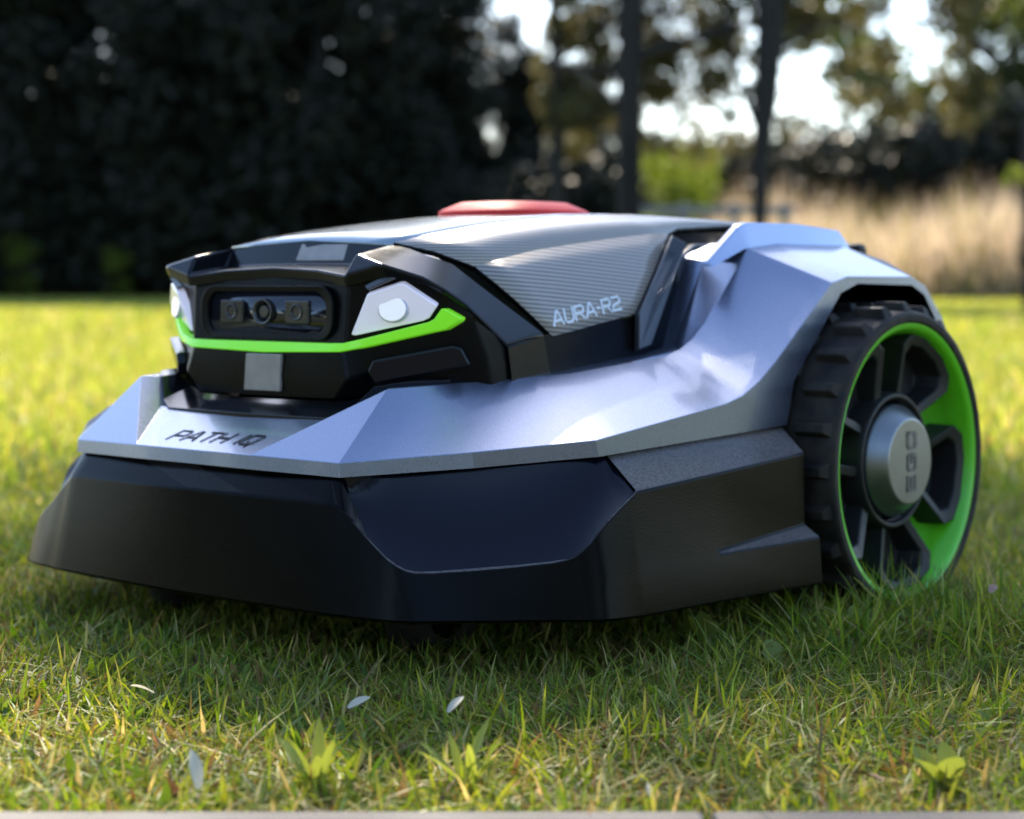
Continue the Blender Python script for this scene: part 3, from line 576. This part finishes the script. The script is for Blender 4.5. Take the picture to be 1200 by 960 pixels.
def far_grass():
    g = np.random.default_rng(33)
    n = 130000; p = wedge(n, 2.3, 8.5, g, .36, .2); d = vnoise(p, 3.0, 8)
    blades('lawn_grass', p, np.clip(g.gamma(9, .0042, n) * (1 + .25 * d), .015, .08), g.uniform(.004, .008, n), (palette(n, (.6, 1.6, 4, 5, 3.2, .8, .2), g) * 1.5).astype(np.float32), .38, 2, M['grass'], 'sunlit lawn grass behind the robot mower', seed=3)
    n = 130000; p = wedge(n, 8, 30, g, .37, .5)
    blades('lawn_grass', p, g.uniform(.04, .085, n), g.uniform(.014, .03, n), (palette(n, (.5, 1.5, 4, 5, 3.4, .7, .1), g) * 1.55).astype(np.float32), .35, 2, M['grass'], 'far sunlit lawn grass reaching to the trees', seed=4)
far_grass()
def dry_grass():
    g = np.random.default_rng(41); n = 26000; p = np.stack([g.uniform(2.6, 14, n), g.uniform(23.5, 28.5, n)], 1)
    p[:, 0] += (p[:, 1] - 24) * .12
    d = vnoise(p, 1.6, 9) + .5 * vnoise(p, 4, 19); h = np.clip(g.normal(1.1, .28, n) + .30 * d, .3, 1.9); low = g.uniform(0, 1, n) < .3; h[low] *= .4
    c = np.where((g.uniform(0, 1, (n, 1)) < .74), np.array([[.48, .40, .29]]), np.array([[.20, .19, .06]])) * g.uniform(.65, 1.25, (n, 1)); c[low] = np.array([.13, .16, .03]) * g.uniform(.7, 1.2, (low.sum(), 1))
    blades('dry_meadow_grass', p, h, g.uniform(.012, .03, n), c.astype(np.float32), .16, 3, M['grass'], 'tall dry straw coloured meadow grass beyond the lawn', seed=5)
dry_grass()

# ------------------------------------------------------------------ trees
def leaf_cloud(name, centres, n, size, m, spread, seed, flat=.5):
    """n leaf quads scattered in clumps about centres [(x,y,z,r)]"""
    g = np.random.default_rng(seed); C = np.array(centres); wgt = C[:, 3] ** 2; idx = g.choice(len(C), n, p=wgt / wgt.sum())
    d = g.normal(0, 1, (n, 3)); d /= np.linalg.norm(d, axis=1)[:, None]; r = g.uniform(0, 1, n) ** .45
    p = C[idx, :3] + d * (r * C[idx, 3])[:, None] * np.array([1, 1, flat + .4]) * spread
    a = g.normal(0, 1, (n, 3)); a /= np.linalg.norm(a, axis=1)[:, None]; b = np.cross(a, g.normal(0, 1, (n, 3))); b /= np.linalg.norm(b, axis=1)[:, None]
    s = size * g.uniform(.6, 1.4, (n, 1)); L, W = a * s, b * s * .32
    co = np.stack([p - L, p + W - L * .1, p + L, p - W - L * .1], 1).astype(np.float32)
    me = bpy.data.meshes.new(name); me.vertices.add(4 * n); me.vertices.foreach_set('co', co.ravel())
    me.loops.add(4 * n); me.loops.foreach_set('vertex_index', np.arange(4 * n, dtype=np.int32)); me.polygons.add(n)
    me.polygons.foreach_set('loop_start', np.arange(0, 4 * n, 4, dtype=np.int32)); me.polygons.foreach_set('loop_total', np.full(n, 4, np.int32)); me.update(); me.validate()
    me.materials.append(m); return me
def limb_mesh(name, chains, m, n=8):
    """chains: list of [(x,y,z,r),...] tapering tubes"""
    v = []; f = []
    for ch in chains:
        b0 = len(v)
        for i, (x, y, z, r) in enumerate(ch):
            a = Vector(ch[min(i + 1, len(ch) - 1)][:3]) - Vector(ch[max(i - 1, 0)][:3]); a.normalize()
            u = a.cross(Vector((.3, 1, .1))).normalized(); w = a.cross(u)
            for k in range(n): t = 2 * math.pi * k / n; v.append(tuple(Vector((x, y, z)) + (u * math.cos(t) + w * math.sin(t)) * r * (1 + .12 * math.sin(3 * t + i))))
        for i in range(len(ch) - 1):
            for k in range(n): f.append((b0 + i * n + k, b0 + i * n + (k + 1) % n, b0 + (i + 1) * n + (k + 1) % n, b0 + (i + 1) * n + k))
        f.append(tuple(b0 + (len(ch) - 1) * n + k for k in range(n)))
    me = bpy.data.meshes.new(name); me.from_pydata(v, [], f); me.materials.append(m)
    for p in me.polygons: p.use_smooth = True
    return me
M['bark'] = mat('dark_bark', (.016, .013, .011), .9, noise=.4, nscale=9, bump=.6, bscale=30)
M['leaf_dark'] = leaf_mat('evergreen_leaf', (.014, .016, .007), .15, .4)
M['leaf_mid'] = leaf_mat('broad_leaf', (.065, .085, .022), .45, .4)
M['leaf_olive'] = leaf_mat('thin_autumn_leaf', (.085, .08, .028), .4, .45)
M['leaf_bright'] = leaf_mat('sunlit_leaf', (.14, .19, .03), .55, .35)
def tree(name, loc, trunk, crown, label, group=None, rz=0, cat='tree', sc=1.):
    e = bpy.data.objects.new(name, None); col.objects.link(e); e.location = loc; e.rotation_euler = (0, 0, rz); e.scale = (sc,) * 3
    if trunk: link('trunk', trunk, None, e)
    if crown: link('crown', crown, None, e)
    return tag(e, label, cat, group)
# dense evergreens of the dark tall hedge on the left
g = random.Random(5)
ever = []
for k in range(3):
    cs = []
    for i in range(64):
        z = g.uniform(.25, 8.6) if g.random() < .75 else g.uniform(.2, 2.6)
        if 3.2 < z < 4.4 and g.random() < .22: continue
        rr = 1.15 * (1 - (z / 9.6) ** 2.2) + .2; t = g.uniform(0, 6.28); q = rr * math.sqrt(g.uniform(0, 1))
        cs.append((q * math.cos(t), q * math.sin(t), z, g.uniform(.45, .8)))
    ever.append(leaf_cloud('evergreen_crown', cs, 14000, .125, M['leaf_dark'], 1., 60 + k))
evt = limb_mesh('evergreen_trunk', [[(0, 0, 0, .14), (.02, .01, 2, .12), (-.02, 0, 5, .08), (0, 0, 8, .02)]] + [[(0, 0, z, .04), (.5 * math.cos(a), .5 * math.sin(a), z + .35, .02), (.85 * math.cos(a), .85 * math.sin(a), z + .5, .006)] for z, a in [(.8 + .5 * i, 2.4 * i) for i in range(13)]], M['bark'])
spots = [(-9.4, 26.3), (-8.2, 26.9), (-7.1, 26.1), (-6.0, 26.7), (-4.9, 26.0), (-3.8, 26.5), (-2.7, 26.2), (-1.6, 26.9), (-.65, 27.4), (.3, 28.2), (.75, 28.8), (1.3, 29.2), (-.1, 28.5), (.95, 27.7), (1.75, 28.7), (2.2, 29.1), (-8.8, 28.4), (-7.6, 28.8), (-6.5, 28.3), (-5.4, 28.6), (-4.3, 28.2), (-3.2, 28.7), (-2.1, 28.9), (-1.0, 29.4), (-10.6, 26.6)]
for i, (x, y) in enumerate(spots):
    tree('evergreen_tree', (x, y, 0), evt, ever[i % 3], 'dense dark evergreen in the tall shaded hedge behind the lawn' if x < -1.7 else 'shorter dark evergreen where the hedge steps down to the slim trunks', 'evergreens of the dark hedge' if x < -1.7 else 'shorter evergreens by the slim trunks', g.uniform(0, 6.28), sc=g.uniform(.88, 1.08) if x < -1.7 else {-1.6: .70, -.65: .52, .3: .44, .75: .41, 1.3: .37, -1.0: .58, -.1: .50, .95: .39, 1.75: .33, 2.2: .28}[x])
for i, (x, y) in enumerate([(-9 + 1.7 * k, -9.5 + .8 * math.sin(2.3 * k)) for k in range(12)] + [(-11.5, -6 + 2.0 * k) for k in range(5)]):
    tree('evergreen_tree', (x, y, 0), evt, ever[i % 3], 'dark evergreen of the hedge on the paving side of the garden', 'evergreens on the paving side', g.uniform(0, 6.28), sc=g.uniform(.5, .62))
# slim trees standing in the gap
def slim(loc, r, label, chains, clumps, n, size, m, seed):
    tr = limb_mesh('slim_trunk', chains, M['bark']); cr = leaf_cloud('slim_crown', clumps, n, size, m, 1., seed); return tree('slim_tree', loc, tr, cr, label)
def clumps(k, x, y, z, rr, seed):
    q = random.Random(seed); return [(q.uniform(*x), q.uniform(*y), q.uniform(*z), q.uniform(*rr)) for _ in range(k)]
slim((.43, 18, 0), .06, 'thin straight dark trunk standing alone beside the evergreen hedge', [[(0, 0, 0, .07), (.02, 0, 1.6, .062), (-.03, 0, 3.2, .055), (.03, 0, 5.5, .04), (0, 0, 7.5, .01)], [(.02, 0, 2.4, .03), (.5, .2, 2.75, .02), (1.0, .2, 2.9, .008)], [(0, 0, 3.0, .03), (-.5, .1, 3.5, .015)]], clumps(60, (-.1, 1.1), (.1, 1.4), (1.8, 5), (.12, .3), 1), 9000, .055, M['leaf_olive'], 71)
slim((1.10, 17.5, 0), .1, 'dark twin-stemmed trunk with crossing boughs beside the yellow-green bush', [[(-.065, 0, 0, .062), (-.055, 0, 1.2, .058), (-.04, 0, 1.65, .075), (-.01, 0, 1.95, .11), (.0, 0, 2.6, .125), (.02, 0, 4, .11), (.0, 0, 6, .06), (0, 0, 8, .01)], [(.065, .03, 0, .062), (.055, .03, 1.2, .06), (.04, .02, 1.65, .075), (.02, 0, 1.95, .1), (.0, 0, 2.6, .09)], [(0, 0, 2.35, .05), (.45, -.1, 2.48, .045), (.95, -.1, 2.62, .035), (1.5, 0, 2.66, .02), (2.0, .1, 2.8, .006)], [(0, 0, 2.2, .045), (-.4, .1, 2.26, .035), (-.8, .1, 2.32, .015)], [(0, 0, 1.75, .03), (-.3, .1, 2.1, .02), (-.6, .1, 2.3, .008)]], clumps(125, (-.7, 1.5), (.1, 1.6), (1.6, 4.5), (.1, .3), 2), 15000, .055, M['leaf_olive'], 72)
slim((2.30, 17.2, 0), .08, 'forked slim tree with mossy trunk standing before the dry meadow', [[(-.03, 0, 0, .06), (-.02, 0, 1.2, .07), (0, 0, 1.55, .085), (.03, 0, 1.9, .11), (.06, 0, 2.6, .13), (.08, 0, 4, .1), (.1, 0, 6.5, .02)], [(-.03, 0, 1.65, .04), (-.16, 0, 1.95, .03), (-.28, 0, 2.4, .024), (-.36, 0, 3.0, .01)], [(.03, 0, 2.3, .035), (.35, 0, 2.55, .025), (.75, .1, 2.62, .015), (1.1, .1, 2.5, .006)], [(.02, 0, 2.2, .02), (.4, -.1, 2.16, .012), (.8, 0, 2.05, .005)]], clumps(95, (-.5, 2.3), (.0, 1.4), (1.85, 4.5), (.1, .3), 3), 12000, .055, M['leaf_olive'], 73)
# broad tree at the right whose boughs hang into view
bt = limb_mesh('broad_trunk', [[(0, 0, 0, .30), (.05, 0, 2.5, .26), (-.1, 0, 5, .2), (0, 0, 9, .05)], [(0, 0, 2.8, .12), (-1.5, -.5, 3.9, .08), (-3.2, -.8, 4.3, .03)], [(0, 0, 3.5, .1), (-1.2, .4, 4.8, .07), (-2.6, .6, 5.6, .02)], [(0, 0, 3, .1), (1.4, .2, 4.5, .07), (2.8, 0, 5, .02)]], M['bark'])
tree('broad_tree', (11.0, 38, 0), bt, leaf_cloud('broad_crown', clumps(75, (-4.2, 3.4), (-2.2, 2.2), (2.9, 9.0), (.4, .9), 11) + clumps(30, (-1.2, 3.2), (-1.5, 1.5), (1.6, 4.4), (.6, 1.0), 12), 17000, .15, M['leaf_mid'], 1., 81), 'broad leafy tree with dark hanging boughs over the dry meadow', sc=1.33)
# yellow-green bush in the gap
tree('garden_bush', (2.05, 24, 0), limb_mesh('bush_stem', [[(0, 0, 0, .05), (.05, 0, .8, .03), (0, 0, 1.7, .008)], [(0, 0, .3, .03), (.25, 0, .9, .01)], [(0, 0, .3, .03), (-.25, 0, 1.0, .01)]], M['bark']), leaf_cloud('bush_crown', clumps(16, (-.32, .38), (-.3, .3), (.5, 1.95), (.22, .4), 4), 2600, .05, M['leaf_bright'], 1., 91), 'sunlit yellow-green bush between the slim trunks', cat='bush')
for x_, y_, sc_, lb in ((-6.45, 24.9, .62, 'low yellowish bush at the shaded foot of the dark hedge'), (-5.2, 25.0, .5, 'smaller yellowish bush beside the low bush under the dark hedge')):
    tree('garden_bush', (x_, y_, 0), None, leaf_cloud('low_bush_crown', clumps(12, (-.4, .4), (-.2, .2), (.25, 1.3), (.18, .32), 44), 900, .05, M['leaf_bright'], 1., 93), lb, cat='bush', sc=sc_)
# dark shrubs filling behind the mower, below the slim trees
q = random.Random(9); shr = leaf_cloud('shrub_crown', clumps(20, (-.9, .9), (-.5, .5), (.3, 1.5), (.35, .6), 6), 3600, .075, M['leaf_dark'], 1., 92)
shs = limb_mesh('shrub_stem', [[(0, 0, 0, .05), (.05, 0, .8, .03), (0, 0, 1.4, .008)], [(0, 0, .2, .03), (.5, 0, .9, .01)], [(0, 0, .2, .03), (-.5, 0, 1.0, .01)]], M['bark'])
for i, (x, y, sc) in enumerate([(-.3, 25.6, 1.0), (.9, 26.6, 1.25), (1.4, 29, 1.35), (2.9, 32.5, 1.5), (4.0, 31.8, 1.45), (5.1, 32.2, 1.5), (6.2, 32.0, 1.6), (7.4, 32.3, 1.75), (8.6, 32, 1.8), (9.8, 31.8, 2.0), (3.4, 34.0, 1.6), (4.6, 34.5, 1.6), (5.8, 34.5, 1.75), (7.0, 34.5, 1.8), (8.2, 34.3, 1.95), (11.0, 32, 2.1)]):
    tree('dark_shrub', (x, y, 0), shs, shr, 'dark leafy shrub in the thicket behind the meadow and slim trees', 'shrubs of the dark thicket', q.uniform(0, 6.28), 'shrub', sc)
# far wooded rise
def rise():
    nx, ny = 50, 14; v = []; g2 = np.random.default_rng(3)
    for j in range(ny):
        for i in range(nx):
            x = -60 + 160 * i / (nx - 1); y = 70 + 60 * j / (ny - 1); s = min(1, j / 8)
            v.append((x, y, -.2 + s * s * (3 - 2 * s) * (4.6 + 3.2 * min(1, max(0, (x - 5) / 30)) + .5 * math.sin(x * .3) + .4 * math.sin(x * .11 + 1))))
    f = [(j * nx + i, j * nx + i + 1, (j + 1) * nx + i + 1, (j + 1) * nx + i) for j in range(ny - 1) for i in range(nx - 1)]
    o = build('wooded_hill', v, f, mat('hill_scrub', (.03, .04, .018), .95, noise=.5, nscale=.8)); tag(o, 'low dark wooded rise on the horizon', kind='structure')
    c = []
    for _ in range(420):
        x = g2.uniform(-40, 70); y = g2.uniform(66, 100); s = min(1, max(0, (y - 70) / 34.3)); z = s * s * (3 - 2 * s) * (4.6 + 3.2 * min(1, max(0, (x - 5) / 30)))
        c.append((x, y, z + g2.uniform(.2, 1.2), g2.uniform(.9, 1.7)))
    o = link('far_wood', leaf_cloud('far_wood', c, 26000, .32, M['leaf_dark'], 1., 95)); tag(o, 'distant dark wood covering the low rise', 'wood', kind='stuff')
rise()
# unseen tree added beside the view; its thin bough filters the sun over the mower
def shade():
    q = random.Random(15); k = 1 / math.tan(R(SUN_EL)); cz = 4.3; cx = .14 + math.sin(R(SUN_AZ)) * cz * k; cy = 1.90 + math.cos(R(SUN_AZ)) * cz * k
    tx, ty = 4.3, cy + .6
    cl = []
    while len(cl) < 90:
        a, b, c_ = q.uniform(-1, 1), q.uniform(-1, 1), q.uniform(-1, 1)
        if a * a + b * b + c_ * c_ < 1: cl.append((cx - tx + .95 * a, cy - ty + .72 * b, cz + .4 * c_, q.uniform(.28, .45)))
    cl2 = [(q.uniform(-1.6, 1.6), q.uniform(-1.6, 1.6), q.uniform(3.6, 7.5), q.uniform(.5, .8)) for _ in range(60)]
    dx, dy = cx - tx, cy - ty
    tr = limb_mesh('shade_trunk', [[(0, 0, 0, .20), (.05, 0, 1.6, .17), (0, 0, 3.4, .14), (.05, 0, 5.5, .08), (0, 0, 7.2, .02)], [(0, 0, 3.2, .09), (dx * .35, dy * .35, 3.9, .06), (dx * .7, dy * .7, 4.2, .035), (dx * 1.2, dy * 1.1, 4.4, .008)], [(dx * .5, dy * .5, 4.05, .03), (dx * .8, dy * .8 + .7, 4.3, .015), (dx, dy + 1.2, 4.4, .005)], [(dx * .5, dy * .5, 4.05, .03), (dx * .8, dy * .8 - .7, 4.2, .015), (dx, dy - 1.3, 4.3, .005)]], M['bark'])
    cr = leaf_cloud('shade_crown', cl, SHADE_N, .028, M['leaf_mid'], 1., 97); t = tree('shade_tree', (tx, ty, 0), tr, cr, 'unseen tree added so one thin leafy bough shades the mower')
    link('crown', leaf_cloud('shade_crown_top', cl2, 9000, .06, M['leaf_mid'], 1., 98), None, t)
SHADE_N = 19000
shade()
# ------------------------------------------------------------------ fence, stake and sapling
M['wood'] = mat('weathered_grey_wood', (.20, .20, .21), .8, noise=.3, nscale=14, bump=.3, bscale=60)
def box(c, s):
    x, y, z = c; a, b, h = s[0] / 2, s[1] / 2, s[2] / 2
    v = [(x + i * a, y + j * b, z + k * h) for i in (-1, 1) for j in (-1, 1) for k in (-1, 1)]
    return v, [(0, 1, 3, 2), (4, 6, 7, 5), (0, 4, 5, 1), (2, 3, 7, 6), (0, 2, 6, 4), (1, 5, 7, 3)]
fe = bpy.data.objects.new('garden_fence', None); col.objects.link(fe); fe.location = (1.5, 23.2, 0); tag(fe, 'low grey post-and-rail fence behind the slim trees', 'fence')
for i in range(4): v, f = box((i * .62, 0, .62), (.09, .09, 1.24)); build('post', v, f, M['wood'], fe, bevel=.01)
for z in (1.14, .72): v, f = box((.93, -.06, z), (2.1, .035, .11)); build('rail', v, f, M['wood'], fe, bevel=.006)
sk = bpy.data.objects.new('support_stake', None); col.objects.link(sk); sk.location = (4.12, 15, 0); tag(sk, 'upright dark wooden stake with a rubber tie beside the sapling', 'stake')
v, f = lathe([(0, .045), (.6, .043), (1.48, .042), (1.52, .03), (1.52, 0)], 14); build('stake_pole', [(p[1], p[2], p[0]) for p in v], f, M['bark'], sk)
v, f = lathe([(-.02, .05), (-.02, .075), (.06, .08), (.06, .05)], 14); o = build('rubber_tie', [(p[1], p[2], p[0] + .42) for p in v], f, M['rubber'], sk)
tree('sapling', (4.09, 14.9, 0), limb_mesh('sapling_stem', [[(0, 0, 0, .02), (-.01, 0, .7, .016), (.02, 0, 1.6, .008)], [(0, 0, .9, .008), (-.12, 0, 1.08, .004)], [(0, 0, 1.2, .008), (.2, 0, 1.5, .004)]], M['bark']), leaf_cloud('sapling_crown', [(-.12, 0, 1.12, .09), (-.04, 0, 1.1, .08), (.1, 0, 1.18, .1), (.2, .0, 1.5, .14), (.3, 0, 1.25, .12)], 260, .04, M['leaf_bright'], 1., 99), 'young sapling with bright leaves tied to the stake')

# ------------------------------------------------------------------ small weeds and fallen leaves in the near grass
def gp(u, v, z=0.):      # a spot on the lawn given as a viewing direction, used only to measure the layout
    d = (.266 - z) * 2200 / (v - 330); return ((u - 600) / 2200 * d, d)
M['weed'] = leaf_mat('weed_leaf', (.26, .31, .06), .45, .25)
M['weed2'] = leaf_mat('weed_leaf_deep', (.15, .22, .04), .45, .25)
def weed_leaf(L, W):
    n = 6; v = []
    for i in range(n + 1):
        s = i / n; w = W * math.sin(math.pi * min(1, s * .88 + .08)) ** .8 * (1 if i < n else .1); x = L * s; z = -.18 * L * s * s
        v += [(x, -w, z + w * .35), (x, 0, z), (x, w, z + w * .35)]
    f = []
    for i in range(n): f += [(3 * i, 3 * i + 1, 3 * i + 4, 3 * i + 3), (3 * i + 1, 3 * i + 2, 3 * i + 5, 3 * i + 4)]
    me = bpy.data.meshes.new('weed_leaf'); me.from_pydata(v, [], f)
    for p in me.polygons: p.use_smooth = True
    return me
wl_narrow = weed_leaf(.034, .0030); wl_broad = weed_leaf(.025, .0062); wl_broad.materials.append(M['weed']); wl_narrow.materials.append(M['weed']); wl_deep = weed_leaf(.030, .0055); wl_deep.materials.append(M['weed2'])
q = random.Random(3)
WEEDS = [((826, 775), wl_broad, 7, 66, 'upright bright weed with narrow leaves beside the bumper corner'), ((905, 800), wl_broad, 5, 30, 'broad pale weed leaves beside the bumper near the wheel'), ((1000, 760), wl_broad, 6, 50, 'leafy yellow-green weed at the foot of the rear wheel'), ((372, 945), wl_narrow, 8, 66, 'tall pale weed tuft at the paving edge'), ((548, 945), wl_narrow, 7, 62, 'spiky weed tuft leaning over the paving edge'), ((1108, 946), wl_broad, 5, 58, 'bright yellowish weed rosette at the paving corner'), ((960, 790), wl_deep, 6, 45, 'deep green weed clump in front of the rear wheel'), ((1090, 765), wl_deep, 5, 45, 'deep green leafy clump under the rear wheel')]
for (u, v_), me, n, el, label in WEEDS:
    x, y = gp(u, v_); e = bpy.data.objects.new('weed', None); col.objects.link(e); e.location = (x, y, .004); tag(e, label, 'weed', 'weeds in the near grass')
    for k in range(n):
        o = link('leaf', me, None, e); o.location = (q.uniform(-.004, .004), q.uniform(-.004, .004), .004); a = k * 6.283 / n + q.uniform(-.4, .4); o.rotation_euler = (q.uniform(-.3, .3), -R(el + q.uniform(-14, 12)), a); o.scale = (q.uniform(.75, 1.25),) * 3
M['petal'] = leaf_mat('bleached_leaf', (.58, .55, .44), .35, .2); M['dead'] = mat('dry_brown_leaf', (.30, .17, .12), .8, noise=.35, nscale=60)
fl = weed_leaf(.019, .0032); fl.materials.append(M['petal']); fd = weed_leaf(.019, .0040); fd.materials.append(M['dead'])
for (u, v_), me, z, rx, ry, rz, sc, label in [((232, 925), fl, .018, .3, -1.0, 1.9, 1.15, 'bleached white leaf standing upright near the paving'), ((408, 830), fl, .030, .4, -.4, .7, .85, 'small bleached leaf lying on the grass before the skirt'), ((525, 835), fl, .032, .2, -.6, .9, .8, 'bleached leaf caught on tips of the grass'), ((180, 812), fl, .028, .5, -.3, 2.6, .9, 'curled bleached leaf on the grass by the front bumper corner'), ((1035, 915), fd, .02, .3, -.2, 2.4, 1.0, 'pinkish brown dead leaf near the yellowish weed'), ((1160, 695), fd, .045, .3, -.4, 1.0, .8, 'reddish dead leaf in the grass beside the rear wheel'), ((762, 935), fl, .016, .3, -.7, 1.6, .5, 'tiny white leaf scrap at the paving edge')]:
    x, y = gp(u, v_, z); o = link('fallen_leaf', me); o.location = (x, y, z); o.rotation_euler = (rx, ry, rz); o.scale = (sc,) * 3; tag(o, label, 'leaf', 'fallen leaves on the lawn')
